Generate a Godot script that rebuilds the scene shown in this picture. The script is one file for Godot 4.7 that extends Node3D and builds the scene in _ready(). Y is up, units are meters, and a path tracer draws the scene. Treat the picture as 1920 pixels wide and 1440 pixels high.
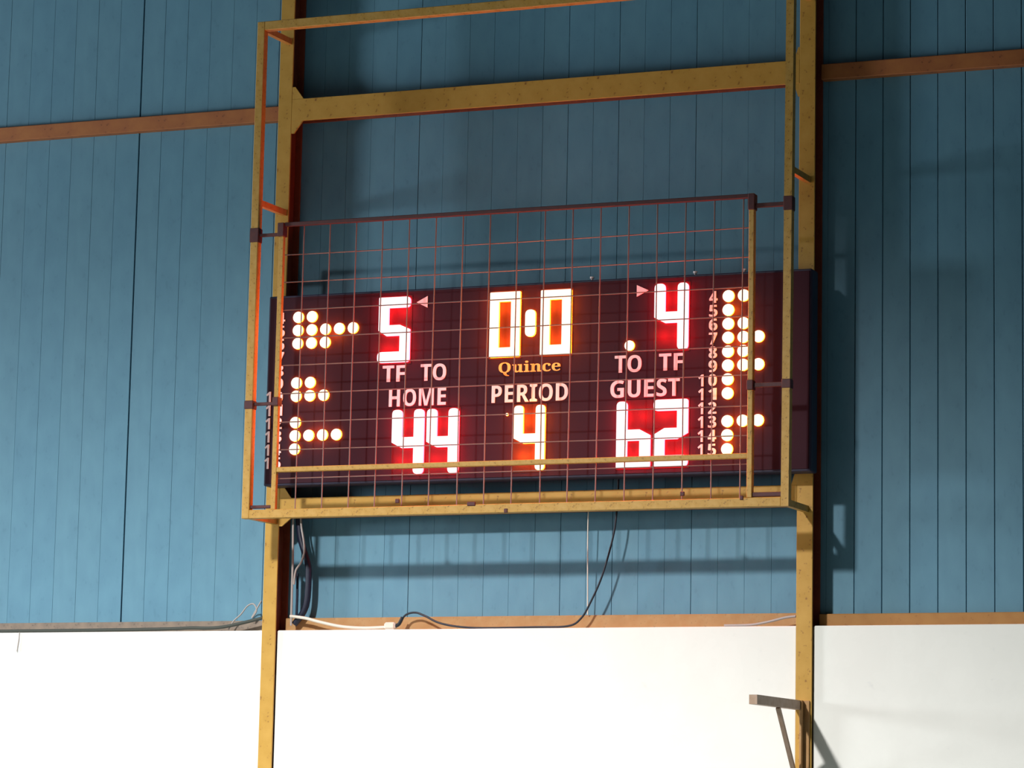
extends Node3D
# A basketball scoreboard behind a welded wire guard on the end wall of a sports hall.
# Metres, y up; the blue boarding's face is z = 0, the hall lies towards +z, x = 0 is the scoreboard's middle.

const HI_COL_L := -1.7325      # column centres
const HI_COL_R := 1.524
const COL_FACE := 0.16         # front of the columns
const FACE := 0.285            # front of the scoreboard's panel
const GZ := 0.48               # plane of the guard frame

var used := {}
var M := {}
var rng := RandomNumberGenerator.new()

# ---------------------------------------------------------------- helpers
func numbered(called: String) -> String:
	if not used.has(called):
		used[called] = 0
		return called
	used[called] += 1
	return "%s_%03d" % [called, used[called]]

func tag(o: Node, label := "", category := "", group := "", kind := "") -> Node:
	if label: o.set_meta("label", label)
	if category: o.set_meta("category", category)
	if group: o.set_meta("group", group)
	if kind: o.set_meta("kind", kind)
	return o

func thing(called: String, at: Vector3, label: String, category: String, group := "") -> Node3D:
	var o := Node3D.new()
	o.name = numbered(called)
	o.position = at
	add_child(o)
	tag(o, label, category, group)
	return o

func part(called: String, mesh: Mesh, mat, parent: Node, at := Vector3.ZERO) -> MeshInstance3D:
	var o := MeshInstance3D.new()
	o.name = called
	o.mesh = mesh
	o.position = at
	if mat is Array:
		for i in mat.size():
			o.set_surface_override_material(i, mat[i])
	else:
		o.material_override = mat
	parent.add_child(o, true)
	return o

func lone(called: String, mesh: Mesh, mat, at: Vector3, label: String, category: String, group := "", kind := "") -> MeshInstance3D:
	var o := part(numbered(called), mesh, mat, self, at)
	tag(o, label, category, group, kind)
	return o

func begin() -> SurfaceTool:
	var st := SurfaceTool.new()
	st.begin(Mesh.PRIMITIVE_TRIANGLES)
	st.set_smooth_group(-1)
	return st

func tri(st: SurfaceTool, a: Vector3, b: Vector3, c: Vector3, out: Vector3) -> void:
	var n := (c - a).cross(b - a)
	st.add_vertex(a)
	if n.dot(out) >= 0.0:
		st.add_vertex(b); st.add_vertex(c)
	else:
		st.add_vertex(c); st.add_vertex(b)

func quad(st: SurfaceTool, a: Vector3, b: Vector3, c: Vector3, d: Vector3, out: Vector3) -> void:
	tri(st, a, b, c, out)
	tri(st, a, c, d, out)

func done(st: SurfaceTool, onto: ArrayMesh = null) -> ArrayMesh:
	st.generate_normals()
	return st.commit(onto) if onto else st.commit()

# a box with chamfered edges, centred on c
func add_box(st: SurfaceTool, size: Vector3, bevel := 0.003, c := Vector3.ZERO) -> void:
	var h := size * 0.5
	var b: float = minf(bevel, minf(h.x, minf(h.y, h.z)) * 0.6)
	var i := h - Vector3(b, b, b)
	for s in [-1.0, 1.0]:
		quad(st, c + Vector3(s * h.x, -i.y, -i.z), c + Vector3(s * h.x, i.y, -i.z), c + Vector3(s * h.x, i.y, i.z), c + Vector3(s * h.x, -i.y, i.z), Vector3(s, 0, 0))
		quad(st, c + Vector3(-i.x, s * h.y, -i.z), c + Vector3(i.x, s * h.y, -i.z), c + Vector3(i.x, s * h.y, i.z), c + Vector3(-i.x, s * h.y, i.z), Vector3(0, s, 0))
		quad(st, c + Vector3(-i.x, -i.y, s * h.z), c + Vector3(i.x, -i.y, s * h.z), c + Vector3(i.x, i.y, s * h.z), c + Vector3(-i.x, i.y, s * h.z), Vector3(0, 0, s))
		for t in [-1.0, 1.0]:
			quad(st, c + Vector3(s * h.x, t * i.y, -i.z), c + Vector3(s * i.x, t * h.y, -i.z), c + Vector3(s * i.x, t * h.y, i.z), c + Vector3(s * h.x, t * i.y, i.z), Vector3(s, t, 0))
			quad(st, c + Vector3(s * h.x, -i.y, t * i.z), c + Vector3(s * i.x, -i.y, t * h.z), c + Vector3(s * i.x, i.y, t * h.z), c + Vector3(s * h.x, i.y, t * i.z), Vector3(s, 0, t))
			quad(st, c + Vector3(-i.x, s * h.y, t * i.z), c + Vector3(-i.x, s * i.y, t * h.z), c + Vector3(i.x, s * i.y, t * h.z), c + Vector3(i.x, s * h.y, t * i.z), Vector3(0, s, t))
			for u in [-1.0, 1.0]:
				tri(st, c + Vector3(s * h.x, t * i.y, u * i.z), c + Vector3(s * i.x, t * h.y, u * i.z), c + Vector3(s * i.x, t * i.y, u * h.z), Vector3(s, t, u))

func box(size: Vector3, bevel := 0.003, c := Vector3.ZERO) -> ArrayMesh:
	var st := begin()
	add_box(st, size, bevel, c)
	return done(st)

# the box between two corners
func span(lo: Vector3, hi: Vector3, bevel := 0.003) -> ArrayMesh:
	return box(hi - lo, bevel, (lo + hi) * 0.5)

# a square bar from a to b, w wide and d deep
func bar(a: Vector3, b: Vector3, w: float, d: float) -> ArrayMesh:
	var st := begin()
	var f := (b - a).normalized()
	var side := f.cross(Vector3.UP if absf(f.y) < 0.9 else Vector3.BACK).normalized()
	var up := side.cross(f)
	var ring := [side * w / 2 + up * d / 2, -side * w / 2 + up * d / 2, -side * w / 2 - up * d / 2, side * w / 2 - up * d / 2]
	for k in 4:
		var p: Vector3 = ring[k]
		var q: Vector3 = ring[(k + 1) % 4]
		quad(st, a + p, a + q, b + q, b + p, p + q)
	quad(st, a + ring[0], a + ring[1], a + ring[2], a + ring[3], -f)
	quad(st, b + ring[0], b + ring[1], b + ring[2], b + ring[3], f)
	return done(st)

# corners of a polygon, each [point, rounding radius]
func rounded(corners: Array) -> PackedVector2Array:
	var out := PackedVector2Array()
	var n := corners.size()
	for k in n:
		var p: Vector2 = corners[k][0]
		var r: float = corners[k][1]
		if r <= 0.0:
			out.append(p)
			continue
		var u: Vector2 = (corners[(k + n - 1) % n][0] - p).normalized()
		var v: Vector2 = (corners[(k + 1) % n][0] - p).normalized()
		var a := p + u * r
		var b := p + v * r
		for s in 6:
			var t := s / 5.0
			out.append(a.lerp(p, t).lerp(p.lerp(b, t), t))
	return out

# a polygon pushed out from z0 to z1; two surfaces (front face, then sides and back) if split
func prism(poly: PackedVector2Array, z0: float, z1: float, split := false) -> ArrayMesh:
	var ids := Geometry2D.triangulate_polygon(poly)
	var front := begin()
	for k in range(0, ids.size(), 3):
		tri(front, v3(poly[ids[k]], z1), v3(poly[ids[k + 1]], z1), v3(poly[ids[k + 2]], z1), Vector3.BACK)
	var st := front
	var made: ArrayMesh = null
	if split:
		made = done(front)
		st = begin()
	for k in range(0, ids.size(), 3):
		tri(st, v3(poly[ids[k]], z0), v3(poly[ids[k + 1]], z0), v3(poly[ids[k + 2]], z0), Vector3.FORWARD)
	var turn := 0.0
	for k in poly.size():
		turn += poly[k].cross(poly[(k + 1) % poly.size()])
	for k in poly.size():
		var p := poly[k]
		var q := poly[(k + 1) % poly.size()]
		var e := (q - p)
		var o := Vector2(e.y, -e.x) * signf(turn)
		quad(st, v3(p, z0), v3(q, z0), v3(q, z1), v3(p, z1), Vector3(o.x, o.y, 0))
	return done(st, made)

func v3(p: Vector2, z: float) -> Vector3:
	return Vector3(p.x, p.y, z)

# a round cord through points
func tube(points: Array, radius: float, sides := 8, smooth := true) -> ArrayMesh:
	var pts := []
	if smooth and points.size() > 2:
		var n := points.size()
		for k in n - 1:
			var p0: Vector3 = points[maxi(k - 1, 0)]
			var p3: Vector3 = points[mini(k + 2, n - 1)]
			for s in 6:
				pts.append(points[k].cubic_interpolate(points[k + 1], p0, p3, s / 6.0))
		pts.append(points[n - 1])
	else:
		pts = points
	var st := SurfaceTool.new()
	st.begin(Mesh.PRIMITIVE_TRIANGLES)
	st.set_smooth_group(1)
	var rings := []
	var side := Vector3.ZERO
	for k in pts.size():
		var f: Vector3 = (pts[mini(k + 1, pts.size() - 1)] - pts[maxi(k - 1, 0)]).normalized()
		if side == Vector3.ZERO:
			side = f.cross(Vector3.UP if absf(f.y) < 0.9 else Vector3.BACK).normalized()
		side = (side - f * side.dot(f)).normalized()
		var up := side.cross(f)
		var ring := []
		for s in sides:
			var a := TAU * s / sides
			ring.append(pts[k] + (side * cos(a) + up * sin(a)) * radius)
		rings.append(ring)
	for k in rings.size() - 1:
		for s in sides:
			var t := (s + 1) % sides
			quad(st, rings[k][s], rings[k][t], rings[k + 1][t], rings[k + 1][s], (rings[k][s] + rings[k][t]) * 0.5 - pts[k])
	st.set_smooth_group(-1)
	for e in [0, rings.size() - 1]:
		var out: Vector3 = (pts[0] - pts[1]) if e == 0 else (pts[e] - pts[e - 1])
		for s in range(1, sides - 1):
			tri(st, rings[e][0], rings[e][s], rings[e][s + 1], out)
	return done(st)

# a profile of (radius, height) turned round an axis: y, or z if forward
func lathe(profile: Array, sides := 24, forward := false) -> ArrayMesh:
	var st := SurfaceTool.new()
	st.begin(Mesh.PRIMITIVE_TRIANGLES)
	st.set_smooth_group(1)
	for k in profile.size() - 1:
		var p: Vector2 = profile[k]
		var q: Vector2 = profile[k + 1]
		for s in sides:
			var a := TAU * s / sides
			var b := TAU * (s + 1) / sides
			var mid := (a + b) * 0.5
			var n := Vector2(q.y - p.y, p.x - q.x)
			quad(st, spin(p, a, forward), spin(p, b, forward), spin(q, b, forward), spin(q, a, forward), spin(Vector2(n.x, n.y), mid, forward))
	return done(st)

func spin(p: Vector2, a: float, forward: bool) -> Vector3:
	return Vector3(p.x * cos(a), p.x * sin(a), p.y) if forward else Vector3(p.x * cos(a), p.y, p.x * sin(a))

# ---------------------------------------------------------------- materials
func plain(c: Color, rough := 0.6, metal := 0.0) -> StandardMaterial3D:
	var m := StandardMaterial3D.new()
	m.albedo_color = c
	m.roughness = rough
	m.metallic = metal
	return m

func glow(c: Color, energy: float) -> StandardMaterial3D:
	var m := plain(Color(0.05, 0.04, 0.03), 0.5)
	m.emission_enabled = true
	m.emission = c
	m.emission_energy_multiplier = energy
	return m

# paint with blotches and chips: base colour, the tone it wanders to, and what shows through the chips
func worn(base: Color, tone: Color, chip: Color, chips: float, tile: float, rough: float, seed_: int, stretch := 1.0) -> StandardMaterial3D:
	var n := 256
	var a := FastNoiseLite.new()
	a.seed = seed_; a.frequency = 0.012; a.fractal_octaves = 4
	var b := FastNoiseLite.new()
	b.seed = seed_ + 7; b.frequency = 0.05; b.fractal_octaves = 3
	var ia := a.get_seamless_image(n, n)
	var ib := b.get_seamless_image(n, n)
	var im := Image.create(n, n, false, Image.FORMAT_RGB8)
	for y in n:
		for x in n:
			var p := ia.get_pixel(x, y).r
			var q := ib.get_pixel(x, y).r
			var c := base.lerp(tone, clampf(p * 1.3 - 0.15, 0, 1))
			c = c.lerp(chip, smoothstep(1.0 - chips, 1.0 - chips * 0.3, q * 0.7 + p * 0.3))
			im.set_pixel(x, y, c)
	im.generate_mipmaps()
	var m := StandardMaterial3D.new()
	m.albedo_texture = ImageTexture.create_from_image(im)
	m.uv1_triplanar = true
	m.uv1_world_triplanar = true
	m.uv1_scale = Vector3(1.0, 1.0 / stretch, 1.0) / tile
	m.roughness = rough
	return m

func srgb(r: int, g: int, b: int) -> Color:
	return Color8(r, g, b)

# ---------------------------------------------------------------- the scene
func _ready() -> void:
	rng.seed = 62
	# camera
	var cam := Camera3D.new()
	cam.name = "camera"
	cam.position = Vector3(6.46695, 1.61314, 16.73024)
	cam.rotation_degrees = Vector3(8.5551, 21.99941, 1.16552)
	cam.fov = 13.91525
	cam.near = 0.1
	cam.far = 100.0
	add_child(cam)
	cam.current = true
	# air, exposure
	var we := WorldEnvironment.new()
	we.name = "environment"
	var env := Environment.new()
	env.background_mode = Environment.BG_COLOR
	env.background_color = Color(0.02, 0.025, 0.03)
	env.tonemap_mode = Environment.TONE_MAPPER_LINEAR
	env.tonemap_exposure = 1.0
	env.sdfgi_enabled = true
	env.ssao_enabled = true
	env.ssil_enabled = true
	we.environment = env
	add_child(we)
	# the hall's lamp, then an added side fill: place, energy
	var lamp_at := Vector3(-2.53, 9.2, 9.2)
	var lamp_aim := Vector3(-2.04, -1.56, 7.75)
	var lamp_energy := 470.0
	var lamp_angle := 63.0
	var fill_energy := 115.0

	materials()
	shell()
	columns_and_beams()
	scoreboard()
	guard()
	wall_bracket()
	cables()
	high_bay(lamp_at, lamp_energy, lamp_aim, lamp_angle)
	fill_window(fill_energy)

func materials() -> void:
	M.blue = worn(srgb(94, 141, 163), srgb(88, 134, 157), srgb(83, 128, 150), 0.35, 0.5, 0.55, 3, 2.0)
	M.blue_b = worn(srgb(92, 140, 163), srgb(86, 133, 157), srgb(81, 127, 150), 0.35, 0.5, 0.55, 19, 2.0)
	M.groove = plain(srgb(70, 106, 124), 0.8)
	M.white = worn(srgb(236, 237, 232), srgb(232, 233, 228), srgb(224, 225, 222), 0.2, 1.3, 0.7, 5)
	M.yellow = worn(srgb(192, 150, 66), srgb(182, 140, 54), srgb(128, 84, 34), 0.32, 0.45, 0.5, 11)
	M.guard = worn(srgb(192, 150, 78), srgb(182, 138, 58), srgb(104, 66, 30), 0.36, 0.22, 0.5, 23)
	M.red = worn(srgb(134, 60, 32), srgb(118, 48, 26), srgb(150, 82, 48), 0.3, 0.4, 0.6, 31)
	M.girt = worn(srgb(170, 104, 52), srgb(158, 92, 48), srgb(112, 62, 32), 0.3, 0.4, 0.6, 41)
	M.sill = worn(srgb(168, 124, 74), srgb(174, 136, 88), srgb(120, 84, 52), 0.3, 0.3, 0.6, 43)
	M.low_rail = worn(srgb(172, 122, 62), srgb(164, 112, 54), srgb(128, 80, 40), 0.3, 0.4, 0.6, 45)
	M.sill_grey = worn(srgb(140, 124, 108), srgb(122, 108, 96), srgb(84, 76, 70), 0.35, 0.3, 0.6, 47)
	M.rust = worn(srgb(84, 36, 34), srgb(70, 30, 36), srgb(104, 52, 34), 0.3, 0.15, 0.6, 53)
	M.wire = plain(srgb(124, 100, 94), 0.6)
	M.steel = worn(srgb(164, 140, 122), srgb(150, 124, 102), srgb(116, 88, 64), 0.3, 0.2, 0.55, 59)
	M.body = plain(srgb(36, 36, 62), 0.5)
	M.panel = plain(Color(0.2, 0.1, 0.145), 0.6)
	M.panel.metallic_specular = 0.25
	M.module_red_glow = plain(Color(0.23, 0.092, 0.12), 0.6)  # red halo of the LEDs tinted into the plate colour
	M.module_red_glow.metallic_specular = 0.25
	M.module_amber_glow = plain(Color(0.26, 0.125, 0.085), 0.6)  # plate colour carries the amber LED glow
	M.module_amber_glow.metallic_specular = 0.25
	M.letter = plain(srgb(236, 226, 228), 0.5)
	M.letter_yellow = plain(srgb(232, 190, 96), 0.5)
	M.hot_red = glow(Color(1.0, 0.93, 0.93), 1.5)
	M.side_red = glow(Color(1.0, 0.15, 0.19), 34.0)
	M.hot_amber = glow(Color(1.0, 0.97, 0.86), 1.4)
	M.side_amber = glow(Color(1.0, 0.47, 0.08), 24.0)
	M.black = plain(srgb(28, 34, 46), 0.5)
	M.navy = plain(srgb(18, 26, 48), 0.5)
	M.grey_cord = plain(srgb(168, 160, 156), 0.5)
	M.white_cord = plain(srgb(224, 214, 200), 0.5)
	M.green_cord = plain(srgb(62, 66, 60), 0.5)
	M.floor = worn(srgb(96, 104, 100), srgb(88, 96, 94), srgb(80, 86, 84), 0.2, 1.0, 0.4, 61)
	M.hall = plain(srgb(104, 112, 116), 0.8)
	M.roof = plain(srgb(84, 90, 94), 0.8)
	M.housing = plain(srgb(150, 152, 156), 0.4, 0.6)

# ---------------------------------------------------------------- the hall
func shell() -> void:
	lone("floor", span(Vector3(-14, -0.3, 0.14), Vector3(12, 0, 24), 0.0), M.floor, Vector3.ZERO, "pale timber floor of the sports hall", "floor", "", "structure")
	lone("ceiling", span(Vector3(-14, 10.0, -0.4), Vector3(12, 10.3, 24), 0.0), M.roof, Vector3.ZERO, "grey ceiling high above the sports hall", "ceiling", "", "structure")
	lone("wall_left", span(Vector3(-14.3, 0, -0.4), Vector3(-14, 10, 24), 0.0), M.hall, Vector3.ZERO, "pale side wall at the left of the hall", "wall", "", "structure")
	lone("wall_right", span(Vector3(12, 0, -0.4), Vector3(12.3, 10, 24), 0.0), M.hall, Vector3.ZERO, "pale side wall at the right of the hall", "wall", "", "structure")
	lone("wall_front", span(Vector3(-14, 0, 24), Vector3(12, 10, 24.3), 0.0), M.hall, Vector3.ZERO, "pale end wall facing the scoreboard", "wall", "", "structure")
	# the boarded end wall: a backing sheet and its boards, one by one
	var back := lone("wall_back", span(Vector3(-14, 2.6, -0.4), Vector3(12, 10, -0.022), 0.0), M.groove, Vector3.ZERO, "blue boarded end wall behind the scoreboard above the white masonry", "wall", "", "structure")
	var pitch := 0.1575
	var meshes := {}
	for k in range(-64, 64):
		var x := -0.132 + pitch * k
		var wide := k == -17 or rng.randf() < 0.22
		var gap := 0.009 if k == -17 else (0.004 if k >= 12 else (0.003 if wide else 0.0009))
		var w := pitch - gap
		var key := "%.4f" % w
		if not meshes.has(key):
			meshes[key] = box(Vector3(w, 7.08, 0.022), 0.0022 if gap > 0.003 else 0.001)
		part("board", meshes[key], M.blue if rng.randf() < 0.6 else M.blue_b, back, Vector3(x + gap + w / 2, 6.44, -0.011 + rng.randf_range(-0.0004, 0.0004)))
	# the white masonry below, in bays between the columns
	var low := Node3D.new()
	low.name = "wall_lower"
	add_child(low)
	tag(low, "thick white painted masonry wall under the blue boarding", "wall", "", "structure")
	var edges := [-14.0, HI_COL_L - 0.046, HI_COL_L + 0.046, HI_COL_R - 0.047, HI_COL_R + 0.047, 12.0]
	for k in [0, 2, 4]:
		part("bay", span(Vector3(edges[k], 0, -0.3), Vector3(edges[k + 1], 2.9, 0.14), 0.006), M.white, low)
	# rails of the boarding
	var a := HI_COL_L - 0.05
	var b := HI_COL_R + 0.05
	lone("trim_1", span(Vector3(-9, 5.985, 0.0), Vector3(a, 6.075, 0.06), 0.004), M.girt, Vector3.ZERO, "orange brown wall rail left of the left column, high on the blue boards", "wall rail", "", "structure")
	lone("trim_2", span(Vector3(b, 5.985, 0.0), Vector3(9, 6.075, 0.06), 0.004), M.girt, Vector3.ZERO, "orange brown wall rail right of the right column, high on the blue boards", "wall rail", "", "structure")
	lone("trim_3", span(Vector3(-9, 2.9, 0.0), Vector3(a, 2.966, 0.045), 0.004), M.sill_grey, Vector3.ZERO, "grey brown bottom rail left of the left column, on top of the white wall", "wall rail", "", "structure")
	lone("trim_4", span(Vector3(HI_COL_L + 0.05, 2.9, 0.0), Vector3(HI_COL_R - 0.05, 2.978, 0.045), 0.004), M.sill, Vector3.ZERO, "tan bottom rail between the two columns, on top of the white wall", "wall rail", "", "structure")
	lone("trim_5", span(Vector3(b, 2.9, 0.0), Vector3(9, 2.972, 0.045), 0.004), M.low_rail, Vector3.ZERO, "orange brown bottom rail right of the right column, on top of the white wall", "wall rail", "", "structure")

func columns_and_beams() -> void:
	for s in 2:
		var cx: float = [HI_COL_L, HI_COL_R][s]
		var w: float = [0.089, 0.092][s]
		var o := thing("steel_column", Vector3(cx, 0, 0), ["steel column with a yellow face and red brown sides at the left end of the scoreboard", "steel column with a yellow face and dark red sides at the right end of the scoreboard"][s], "column", "columns carrying the scoreboard")
		part("front_flange", span(Vector3(-w / 2, 0, COL_FACE - 0.012), Vector3(w / 2, 9.98, COL_FACE), 0.002), M.yellow, o)
		part("web", span(Vector3(-0.005, 0, 0.012), Vector3(0.005, 9.98, COL_FACE - 0.012), 0.0005), M.red, o)
		part("rear_flange", span(Vector3(-w / 2, 0, 0.001), Vector3(w / 2, 9.98, 0.012), 0.002), M.red, o)
	var l := HI_COL_L + 0.0447
	var r := HI_COL_R - 0.0462
	for s in 2:
		var y0: float = [5.948, 3.555][s]
		var y1: float = [6.083, 3.676][s]
		var o := thing("cross_beam", Vector3(0, y0, 0), ["yellow steel beam between the columns high above the scoreboard", "yellow steel beam between the columns just under the scoreboard"][s], "beam", "beams between the columns")
		var h := y1 - y0
		part("front_flange", span(Vector3(l, 0, COL_FACE - 0.014), Vector3(r, h, COL_FACE), 0.002), M.yellow, o)
		part("web", span(Vector3(l, h / 2 - 0.005, 0.05), Vector3(r, h / 2 + 0.005, COL_FACE - 0.014), 0.0005), M.yellow, o)
		part("rear_flange", span(Vector3(l, 0.01, 0.04), Vector3(r, h - 0.01, 0.05), 0.001), M.red, o)
		# corner plates
		var g := 0.075
		for c in [[l, 1, h, 1], [l, 1, 0.0, -1], [r, -1, h, 1], [r, -1, 0.0, -1]]:
			if s == 1 and c[3] == -1 and c[1] == -1:
				continue
			var x: float = c[0]
			var dx: float = c[1] * g * (0.45 if c[1] == -1 else 1.0)
			var y: float = c[2]
			var dy: float = c[3] * g * (0.6 if s == 1 and c[3] == -1 else 1.0)
			var poly := PackedVector2Array([Vector2(x, y), Vector2(x + dx, y), Vector2(x + dx * 0.25, y + dy), Vector2(x, y + dy)])
			part("corner_plate", prism(poly, COL_FACE - 0.012, COL_FACE - 0.001), M.yellow, o)

# ---------------------------------------------------------------- the scoreboard
func scoreboard() -> void:
	var at := Vector3(0, 3.735, 0)
	var o := thing("scoreboard", at, "long dark electronic scoreboard with red and amber lit digits behind the wire guard", "scoreboard")
	var x0 := -1.737
	var x1 := 1.594
	var top := 4.862
	part("body", span(Vector3(x0, 0, COL_FACE + 0.004), Vector3(x1, top - at.y, 0.28), 0.006), M.body, o)
	part("face_panel", span(Vector3(x0 + 0.012, 0.012, 0.278), Vector3(x1 - 0.012, top - at.y - 0.012, FACE), 0.002), M.panel, o)
	# digits: glyph, lower left corner, width, height, red?
	digit(o, "5", Vector2(-1.014, 4.433) - v2(at), 0.198, 0.384, true)
	digit(o, "0", Vector2(-0.316, 4.436) - v2(at), 0.186, 0.378, false)
	digit(o, "0", Vector2(-0.004, 4.439) - v2(at), 0.186, 0.373, false)
	digit(o, "4", Vector2(0.682, 4.437) - v2(at), 0.2, 0.378, true)
	digit(o, "4", Vector2(-0.912, 3.779) - v2(at), 0.2, 0.375, true)
	digit(o, "4", Vector2(-0.694, 3.778) - v2(at), 0.198, 0.374, true)
	digit(o, "4", Vector2(-0.154, 3.781) - v2(at), 0.188, 0.372, false)
	digit(o, "6", Vector2(0.466, 3.778) - v2(at), 0.2, 0.376, true)
	digit(o, "2", Vector2(0.687, 3.78) - v2(at), 0.2, 0.377, true)
	# the colon between the noughts, shown as one rounded bar
	var pill := prism(rounded([[Vector2(-0.031, -0.078), 0.03], [Vector2(0.031, -0.078), 0.03], [Vector2(0.031, 0.078), 0.03], [Vector2(-0.031, 0.078), 0.03]]), 0.0, 0.016, true)
	part("colon_lamp", pill, [M.hot_amber, M.side_amber], o, Vector3(-0.067, 4.627 - at.y, FACE))
	# foul lamps: row by row, numbers 4 to 15
	var lamp := led(0.0335, 0.012)
	var row := {4: [2, 2], 5: [5, 1], 6: [3, 2], 7: [0, 3], 8: [0, 2], 9: [2, 3], 10: [3, 1], 11: [0, 1], 12: [1, 0], 13: [4, 3], 14: [1, 1], 15: [0, 1]}
	for n in row:
		var y: float = 4.727 - (n - 4) * 0.0781 - at.y
		for k in row[n][0]:
			part("lamp", lamp, [M.hot_amber, M.side_amber], o, Vector3(-1.536 + k * 0.0889, y, FACE))
		for k in row[n][1]:
			part("lamp", lamp, [M.hot_amber, M.side_amber], o, Vector3(1.115 + k * 0.0886, y, FACE))
		for side in [-1.69, 0.985]:
			var s := str(n)
			lettering(o, s.right(1), "numeral", Vector2(side - 0.002 + 0.018, y - 0.033), Vector2(0.048, 0.066), M.letter)
			if n > 9:
				lettering(o, "1", "numeral", Vector2(side - 0.043, y - 0.033), Vector2(0.03, 0.066), M.letter)
	part("lamp", led(0.029, 0.012), [M.hot_amber, M.side_amber], o, Vector3(0.534, 4.472 - at.y, FACE))
	part("lamp", led(0.008, 0.008), [M.hot_amber, M.side_amber], o, Vector3(-0.202, 4.106 - at.y, FACE))
	for p in [[-1.44, 4.61], [-1.3, 4.62], [-1.44, 4.29], [-1.38, 4.03], [1.15, 4.65], [1.18, 4.47], [1.18, 4.35], [1.12, 4.21], [1.19, 4.02], [1.11, 3.9]]:
		led_light(o, Vector3(p[0], p[1] - at.y, FACE + 0.05), false, 0.032)
	# arrows
	part("arrow", prism(PackedVector2Array([Vector2(-0.035, 0), Vector2(0.034, -0.034), Vector2(0.034, 0.034)]), 0, 0.004), M.letter, o, Vector3(-0.747, 4.782 - at.y, FACE))
	part("arrow", prism(PackedVector2Array([Vector2(0.035, 0), Vector2(-0.034, 0.033), Vector2(-0.034, -0.033)]), 0, 0.004), M.letter, o, Vector3(0.605, 4.784 - at.y, FACE))
	# words
	for w in [["TF", -0.986, 4.322, 0.145, 0.095], ["TO", -0.746, 4.32, 0.16, 0.097], ["HOME", -0.942, 4.176, 0.358, 0.1], ["PERIOD", -0.3, 4.176, 0.466, 0.099], ["TO", 0.445, 4.321, 0.16, 0.097], ["TF", 0.709, 4.323, 0.146, 0.096], ["GUEST", 0.422, 4.178, 0.411, 0.099]]:
		lettering(o, w[0], "lettering", Vector2(w[1], w[2] - at.y), Vector2(w[3], w[4]), M.letter)
	lettering(o, "Quince", "lettering", Vector2(-0.26, 4.328 - at.y), Vector2(0.378, 0.084), M.letter_yellow, "Droid Serif")
	# little bolts along the top edge
	for x in [0.286, 0.904, 1.192]:
		part("bolt", lathe([Vector2(0, 0), Vector2(0.006, 0), Vector2(0.006, 0.014), Vector2(0.012, 0.014), Vector2(0.012, 0.024), Vector2(0, 0.026)], 10), M.letter, o, Vector3(x, top - at.y - 0.001, 0.25))

func v2(p: Vector3) -> Vector2:
	return Vector2(p.x, p.y)

func led(r: float, h: float) -> ArrayMesh:
	# a short round lens: glowing dome, then its side
	var cap := lathe([Vector2(r, h), Vector2(r * 0.92, h + r * 0.1), Vector2(r * 0.6, h + r * 0.2), Vector2(0.0, h + r * 0.24)], 24, true)
	var made := ArrayMesh.new()
	made.add_surface_from_arrays(Mesh.PRIMITIVE_TRIANGLES, cap.surface_get_arrays(0))
	made.add_surface_from_arrays(Mesh.PRIMITIVE_TRIANGLES, lathe([Vector2(r, 0), Vector2(r, h)], 24, true).surface_get_arrays(0))
	return made

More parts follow.
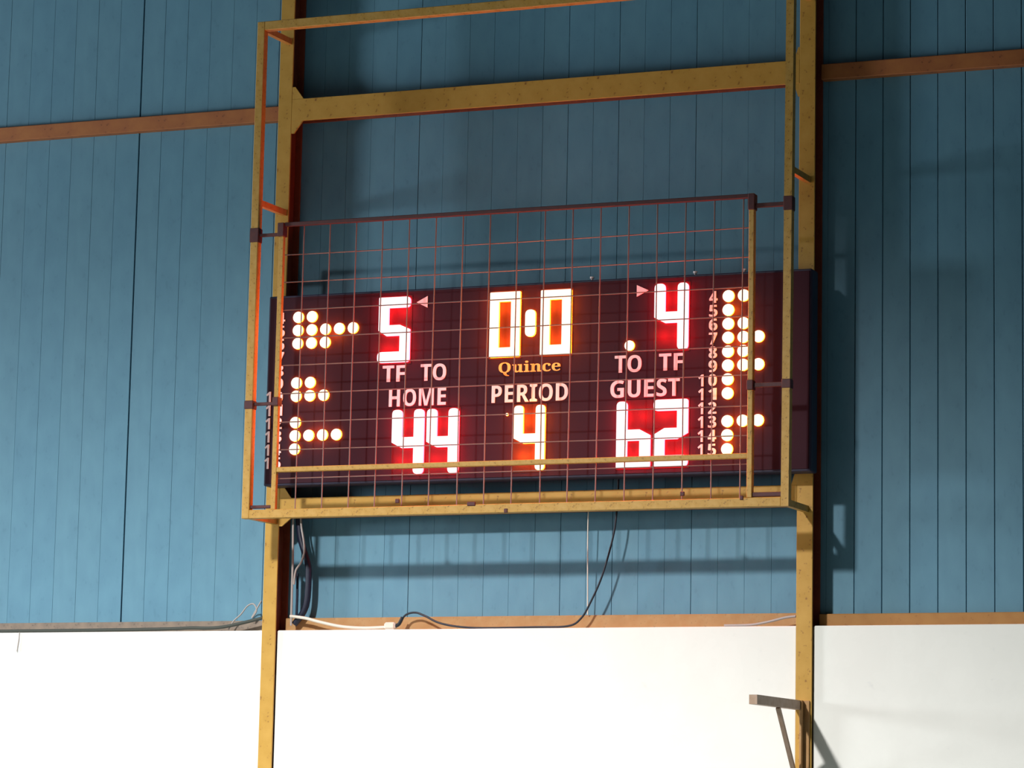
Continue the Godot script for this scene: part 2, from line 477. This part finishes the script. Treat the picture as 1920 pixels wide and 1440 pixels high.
func digit(board: Node3D, glyph: String, at: Vector2, w: float, h: float, red: bool) -> void:
	var plate := part("digit", span(Vector3(-0.008, -0.01, 0), Vector3(w + 0.008, h + 0.01, 0.0025), 0.001), M.module_red_glow if red else M.module_amber_glow, board, Vector3(at.x, at.y, FACE))
	var t := 0.063 if red else 0.056
	var m := h * 0.5 - 0.004
	var hi := m + t / 2
	var lo := m - t / 2
	var e := t * 0.42       # rounding of a free end
	var q := 0.006          # rounding of a corner
	var P := func(x, y, r = 0.0): return [Vector2(x, y), r]
	var segs := []
	match glyph:
		"0":
			segs = [[P.call(0, h - t), P.call(w, h - t), P.call(w, h, q), P.call(0, h, q)], [P.call(0, 0, q), P.call(w, 0, q), P.call(w, t), P.call(0, t)],
				[P.call(0, t), P.call(t, t), P.call(t, m), P.call(0, m)], [P.call(0, m), P.call(t, m), P.call(t, h - t), P.call(0, h - t)],
				[P.call(w - t, t), P.call(w, t), P.call(w, m), P.call(w - t, m)], [P.call(w - t, m), P.call(w, m), P.call(w, h - t), P.call(w - t, h - t)]]
		"4":
			segs = [[P.call(0, hi), P.call(t, hi), P.call(t, h, e), P.call(0, h, e)], [P.call(0, hi), P.call(0, m + 0.002), P.call(t, lo), P.call(w - t, lo), P.call(w - t, hi)],
				[P.call(w - t, m), P.call(w, m), P.call(w, h, e), P.call(w - t, h, e)], [P.call(w - t, 0, e), P.call(w, 0, e), P.call(w, m), P.call(w - t, m)]]
		"5":
			segs = [[P.call(0, h - t), P.call(w, h - t, e), P.call(w, h, e), P.call(0, h, q)], [P.call(0, hi), P.call(t, hi), P.call(t, h - t), P.call(0, h - t)],
				[P.call(0, hi), P.call(0, m + 0.002), P.call(t * 0.8, lo), P.call(w, lo), P.call(w, m + 0.004), P.call(w - t, hi)],
				[P.call(w - t, t), P.call(w, t), P.call(w, lo), P.call(w - t, lo)], [P.call(-0.004, 0, e), P.call(w, 0, 0.022), P.call(w, t), P.call(-0.004, t, e)]]
		"6":
			segs = [[P.call(0, hi), P.call(t, hi), P.call(t, h, e), P.call(0, h, e)], [P.call(0, lo), P.call(w, lo), P.call(w, m - 0.002), P.call(w - t, hi), P.call(0, hi)],
				[P.call(0, t), P.call(t, t), P.call(t, lo), P.call(0, lo)], [P.call(w - t, t), P.call(w, t), P.call(w, lo), P.call(w - t, lo)],
				[P.call(0, 0, q), P.call(w, 0, 0.014), P.call(w, t), P.call(0, t)]]
		"2":
			segs = [[P.call(-0.002, h - t, e), P.call(w, h - t), P.call(w, h, 0.014), P.call(-0.002, h, e)], [P.call(w - t, hi), P.call(w, hi), P.call(w, h - t), P.call(w - t, h - t)],
				[P.call(0, lo), P.call(w - t, lo), P.call(w, m + 0.002), P.call(w, hi), P.call(t, hi), P.call(0, m - 0.004)],
				[P.call(0, t), P.call(t, t), P.call(t, lo), P.call(0, lo)], [P.call(0, 0, 0.012), P.call(w, 0, e), P.call(w, t, e), P.call(0, t)]]
	for s in segs:
		part("segment", prism(rounded(s), 0.0025, 0.0175, true), [M.hot_red, M.side_red] if red else [M.hot_amber, M.side_amber], plate)
	for k in 4:
		led_light(plate, Vector3(w * (0.25 + 0.5 * (k % 2)), h * (0.22 + 0.56 * (k / 2)), 0.056), red, 0.046 if red else 0.05)

func led_light(parent: Node3D, at: Vector3, red: bool, energy: float) -> void:
	var l := OmniLight3D.new()
	l.name = "led_light"
	l.light_color = Color(1.0, 0.1, 0.12) if red else Color(1.0, 0.45, 0.08)
	l.light_energy = energy
	l.light_size = 0.02
	l.omni_range = 30.0
	l.omni_attenuation = 2.0
	l.shadow_enabled = true
	l.position = at
	parent.add_child(l, true)

func lettering(parent: Node3D, text: String, called: String, at: Vector2, size: Vector2, mat, face := "Droid Sans") -> void:
	var f := SystemFont.new()
	f.font_names = PackedStringArray([face])
	f.font_weight = 700
	var t := TextMesh.new()
	t.text = text
	t.font = f
	t.font_size = 48
	t.pixel_size = 0.002
	t.depth = 0.004
	t.curve_step = 1.5
	t.horizontal_alignment = HORIZONTAL_ALIGNMENT_LEFT
	var bb := t.get_aabb()
	var o := part(called, t, mat, parent)
	var k := Vector2(size.x / bb.size.x, size.y / bb.size.y)
	o.scale = Vector3(k.x, k.y, 1.0)
	o.position = Vector3(at.x - bb.position.x * k.x, at.y - bb.position.y * k.y, FACE + 0.002)

# ---------------------------------------------------------------- the wire guard
func guard() -> void:
	var yb := 3.52
	var o := thing("scoreboard_guard", Vector3(0, yb, 0), "welded yellow and rusty steel guard frame with square wire mesh in front of the scoreboard", "guard frame")
	var L := -1.737
	var R := 1.511
	var at := func(x, y, z = GZ): return Vector3(x, y - yb, z)
	var d := 0.025
	# outer frame
	part("post", span(Vector3(L - 0.024, 0, GZ - d), Vector3(L + 0.024, 6.478 - yb, GZ + d)), M.guard, o)
	part("post", bar(at.call(R + 0.002, 3.52), at.call(R + 0.014, 6.478), 0.044, 0.05), M.guard, o)
	part("rail", span(Vector3(L + 0.024, 6.425 - yb, GZ - d), Vector3(R - 0.01, 6.478 - yb, GZ + d)), M.guard, o)
	part("rail", span(Vector3(L + 0.024, 0, GZ - d), Vector3(R - 0.02, 0.05, GZ + d)), M.guard, o)
	# inner frame that carries the mesh
	var li := -1.566
	var ri := 1.31
	part("mesh_post", span(Vector3(li - 0.015, 0.05, GZ - 0.014), Vector3(li + 0.015, 5.258 - yb, GZ + 0.014)), M.guard, o)
	part("mesh_post", span(Vector3(ri - 0.015, 0.05, GZ - 0.02), Vector3(ri + 0.015, 5.258 - yb, GZ + 0.02)), M.guard, o)
	part("mesh_rail", span(Vector3(li + 0.016, 5.234 - yb, GZ - 0.012), Vector3(ri - 0.015, 5.258 - yb, GZ + 0.012)), M.rust, o)
	part("mesh_rail", span(Vector3(li + 0.016, 3.787 - yb, GZ - 0.015), Vector3(ri - 0.015, 3.816 - yb, GZ + 0.015)), M.guard, o)
	# short links between the posts
	for y in [5.19, 4.19, 3.588]:
		part("link", span(at.call(L + 0.024, y - 0.009, GZ - 0.01), at.call(li - 0.016, y + 0.009, GZ + 0.01), 0.002), M.rust, o)
		part("link", span(at.call(ri + 0.015, y - 0.012, GZ - 0.01), at.call(R - 0.018, y + 0.012, GZ + 0.01), 0.002), M.rust, o)
	# dark collars at the joints
	for c in [[L, 5.19, 0.056, 0.085], [li, 5.215, 0.04, 0.08], [ri, 5.21, 0.038, 0.09], [R + 0.009, 5.19, 0.052, 0.08], [L, 4.185, 0.055, 0.05], [li, 4.2, 0.038, 0.05], [ri, 4.19, 0.036, 0.055], [R + 0.006, 4.19, 0.051, 0.05]]:
		part("collar", box(Vector3(c[2], c[3], 0.056), 0.003), M.rust, o, at.call(c[0], c[1]))
	# rusty clips on the bottom rails
	for c in [[-0.775, 3.6, 0.026], [-0.11, 3.53, 0.022], [0.93, 3.6, 0.024], [1.27, 3.57, 0.02], [-0.32, 3.573, 0.05]]:
		part("clip", box(Vector3(c[2], 0.024, 0.012), 0.003), M.rust, o, at.call(c[0], c[1], GZ + 0.024))
	# stays back to the columns
	for y in [6.44, 5.39, 3.54]:
		part("stay", bar(at.call(L + 0.004, y, GZ - d), at.call(L + 0.022, y, COL_FACE), 0.03, 0.036), M.guard, o)
		part("stay", bar(at.call(R + 0.006, y, GZ - d), at.call(R + 0.02, y, COL_FACE), 0.03, 0.036), M.guard, o)
	# the mesh, wire by wire
	var zc := GZ - 0.024
	for k in 18:
		var x := -1.607 + 0.168 * k
		if x < li + 0.03 or x > ri - 0.03:
			continue
		part("mesh_wire", tube([at.call(x - 0.003 + rng.randf_range(-0.004, 0.004), 3.555, zc), at.call(x + rng.randf_range(-0.004, 0.004), 4.4, zc), at.call(x + 0.002, 5.24, zc)], 0.0038, 6, false), M.wire, o)
	for k in 10:
		var y := 3.757 + 0.1645 * k
		if y > 5.22:
			continue
		part("mesh_wire", tube([at.call(li, y + rng.randf_range(-0.005, 0.005), zc - 0.009), at.call(-0.1, y + rng.randf_range(-0.004, 0.004), zc - 0.009), at.call(ri, y + rng.randf_range(-0.005, 0.005), zc - 0.009)], 0.0034, 6, false), M.wire, o)

func wall_bracket() -> void:
	var o := thing("wall_bracket", Vector3(1.52, 2.0, COL_FACE), "triangular steel bracket sticking out from the lower right column over the white wall", "bracket")
	part("upright", span(Vector3(-0.005, -0.3, 0.0), Vector3(0.04, 0.49, 0.012), 0.002), M.sill, o)
	part("upright", span(Vector3(-0.005, -0.3, 0.012), Vector3(0.008, 0.49, 0.05), 0.002), M.sill, o)
	part("arm", bar(Vector3(-0.02, 0.465, 0.0), Vector3(-0.05, 0.458, 0.74), 0.045, 0.05), M.steel, o)
	part("brace", bar(Vector3(-0.03, 0.435, 0.36), Vector3(-0.03, 0.06, 0.02), 0.022, 0.022), M.steel, o)

func cables() -> void:
	var z := 0.11
	var P := func(list, zz = 0.11): return list.map(func(p): return Vector3(p[0], p[1], p[2] if p.size() > 2 else zz))
	lone("power_cord", tube(P.call([[0.41, 3.74, 0.1], [0.404, 3.54], [0.384, 3.404], [0.324, 3.194], [0.256, 3.044], [0.2, 2.954], [0.12, 2.912], [-0.09, 2.908], [-0.45, 2.907], [-0.65, 2.932], [-0.759, 2.978], [-0.82, 2.998], [-0.88, 2.985], [-0.918, 2.937]]), 0.006), M.black, Vector3.ZERO, "black power cord hanging from under the scoreboard and along the ledge", "cord")
	var plug := thing("plug", Vector3(-0.96, 2.9, z), "small white plug with a black strain relief lying on the ledge under the scoreboard", "plug")
	part("housing", box(Vector3(0.07, 0.042, 0.04), 0.01, Vector3(-0.015, 0.022, 0)), M.white_cord, plug)
	part("strain_relief", tube([Vector3(0.018, 0.022, 0), Vector3(0.04, 0.034, 0), Vector3(0.06, 0.072, 0)], 0.011, 8), M.black, plug)
	lone("power_cord", tube(P.call([[-1.62, 2.985], [-1.52, 2.972], [-1.43, 2.95], [-1.29, 2.922], [-1.15, 2.912], [-1.01, 2.915]]), 0.009), M.white_cord, Vector3.ZERO, "white cord lying on the ledge from the left column to the plug", "cord")
	lone("cable", tube(P.call([[-1.619, 3.6], [-1.619, 3.52], [-1.614, 3.3], [-1.613, 3.15], [-1.612, 2.93]]), 0.007), M.grey_cord, Vector3.ZERO, "straight pale grey cable hanging right beside the left column", "cable")
	lone("cable", tube(P.call([[-1.57, 3.6], [-1.566, 3.52], [-1.545, 3.42], [-1.541, 3.36], [-1.56, 3.3], [-1.593, 3.25], [-1.602, 3.17]]), 0.006), M.grey_cord, Vector3.ZERO, "curved pale grey cable looping back to the left column", "cable")
	lone("cable", tube(P.call([[-1.6, 3.62], [-1.583, 3.45], [-1.53, 3.3], [-1.522, 3.2], [-1.527, 3.08], [-1.55, 3.01], [-1.605, 2.94]], 0.08), 0.02), M.navy, Vector3.ZERO, "thick dark blue cable beside the left column under the scoreboard", "cable")
	lone("cable", tube(P.call([[-1.6, 3.24], [-1.597, 3.1], [-1.598, 2.95]], 0.07), 0.008), M.navy, Vector3.ZERO, "thin dark cable close against the left column's red brown side", "cable")
	lone("string", tube(P.call([[0.228, 3.6, 0.09], [0.226, 3.4, 0.09], [0.222, 2.98, 0.06]]), 0.0035), M.white_cord, Vector3.ZERO, "thin white string hanging straight down from the beam under the scoreboard", "string")
	lone("cable", tube(P.call([[1.05, 2.908], [1.2, 2.91], [1.3, 2.925], [1.4, 2.948], [1.462, 2.955]]), 0.007), M.grey_cord, Vector3.ZERO, "grey cable on the ledge rising to the right column", "cable")
	lone("cable", tube(P.call([[-4.4, 2.912], [-3.4, 2.912], [-2.7, 2.914], [-2.4, 2.917], [-2.27, 2.921], [-2.15, 2.919], [-2.05, 2.926], [-1.93, 2.948], [-1.8, 2.976]]), 0.01), M.green_cord, Vector3.ZERO, "dark cable along the ledge left of the left column", "cable")
	lone("cable", tube(P.call([[-2.03, 2.91], [-2.0, 2.96], [-1.953, 3.0], [-1.91, 3.05], [-1.87, 3.06], [-1.85, 3.02], [-1.88, 2.98], [-1.82, 3.08]], 0.09), 0.0045), M.grey_cord, Vector3.ZERO, "tangle of thin grey wire on the ledge left of the left column", "wire")
	lone("loose_wire", tube(P.call([[-3.418, 2.902, 0.145], [-3.419, 2.86, 0.147], [-3.424, 2.82, 0.148], [-3.427, 2.785, 0.15]]), 0.003), M.grey_cord, Vector3.ZERO, "short thin wire hanging over the white wall's top at far left", "wire")

func high_bay(at: Vector3, energy: float, aim: Vector3, angle: float) -> void:
	var o := thing("high_bay_lamp", at, "large round lamp hung in the hall in front of the scoreboard", "lamp")
	# the lamp hangs tilted: its own -y looks along the aim
	var down := (at - aim).normalized()
	var side := down.cross(Vector3.BACK).normalized()
	o.basis = Basis(side, down, side.cross(down))
	part("reflector", lathe([Vector2(0.06, 0.32), Vector2(0.14, 0.3), Vector2(0.3, 0.16), Vector2(0.39, 0.0), Vector2(0.38, 0.0), Vector2(0.29, 0.15), Vector2(0.06, 0.28)]), M.housing, o)
	part("stem", tube([Vector3(0, 0.3, 0), o.basis.inverse() * Vector3(0, 0.79, 0)], 0.02, 8, false), M.housing, o)
	part("lamp_glass", lathe([Vector2(0.0, 0.06), Vector2(0.3, 0.06), Vector2(0.3, 0.05), Vector2(0.0, 0.04)]), glow(Color(1, 1, 0.98), 6.0), o)
	var l := SpotLight3D.new()
	l.name = "lamp_light"
	l.light_color = Color(1.0, 0.99, 0.975)
	l.light_energy = energy
	l.light_size = 0.3
	l.spot_range = 60.0
	l.spot_attenuation = 2.0
	l.spot_angle = angle
	l.spot_angle_attenuation = 1.0
	l.shadow_enabled = true
	l.position = Vector3(0, -0.35, 0)
	l.rotation_degrees = Vector3(-90, 0, 0)
	o.add_child(l)

func fill_window(energy: float) -> void:
	# added fill light, built as an unseen window: frame, bars and bright frosted pane
	var o := Node3D.new()
	o.name = "window_1"
	o.position = Vector3(-13.99, 3.0, 5.0)
	add_child(o)
	tag(o, "added fill light shaped as a bright frosted window in the left side wall of the hall", "window", "", "structure")
	for s in [-1.0, 1.0]:
		part("frame", span(Vector3(0, -0.08 if s < 0 else 2.0, -1.08), Vector3(0.06, 0.0 if s < 0 else 2.08, 1.08)), M.housing, o)
		part("frame", span(Vector3(0, 0, minf(s, s * 1.08)), Vector3(0.06, 2.0, maxf(s, s * 1.08))), M.housing, o)
	part("pane", span(Vector3(0.0, 0.0, -1.0), Vector3(0.02, 2.0, 1.0), 0.001), glow(Color(0.95, 0.98, 1.0), 8.0), o)
	var l := AreaLight3D.new()
	l.name = "added_fill"
	l.light_color = Color(0.97, 0.99, 1.0)
	l.light_energy = energy
	l.area_size = Vector2(2.0, 2.0)
	l.area_range = 60.0
	l.area_attenuation = 2.0
	l.shadow_enabled = true
	l.position = Vector3(0.07, 1.0, 0)
	l.rotation_degrees = Vector3(0, -90, 0)
	o.add_child(l)
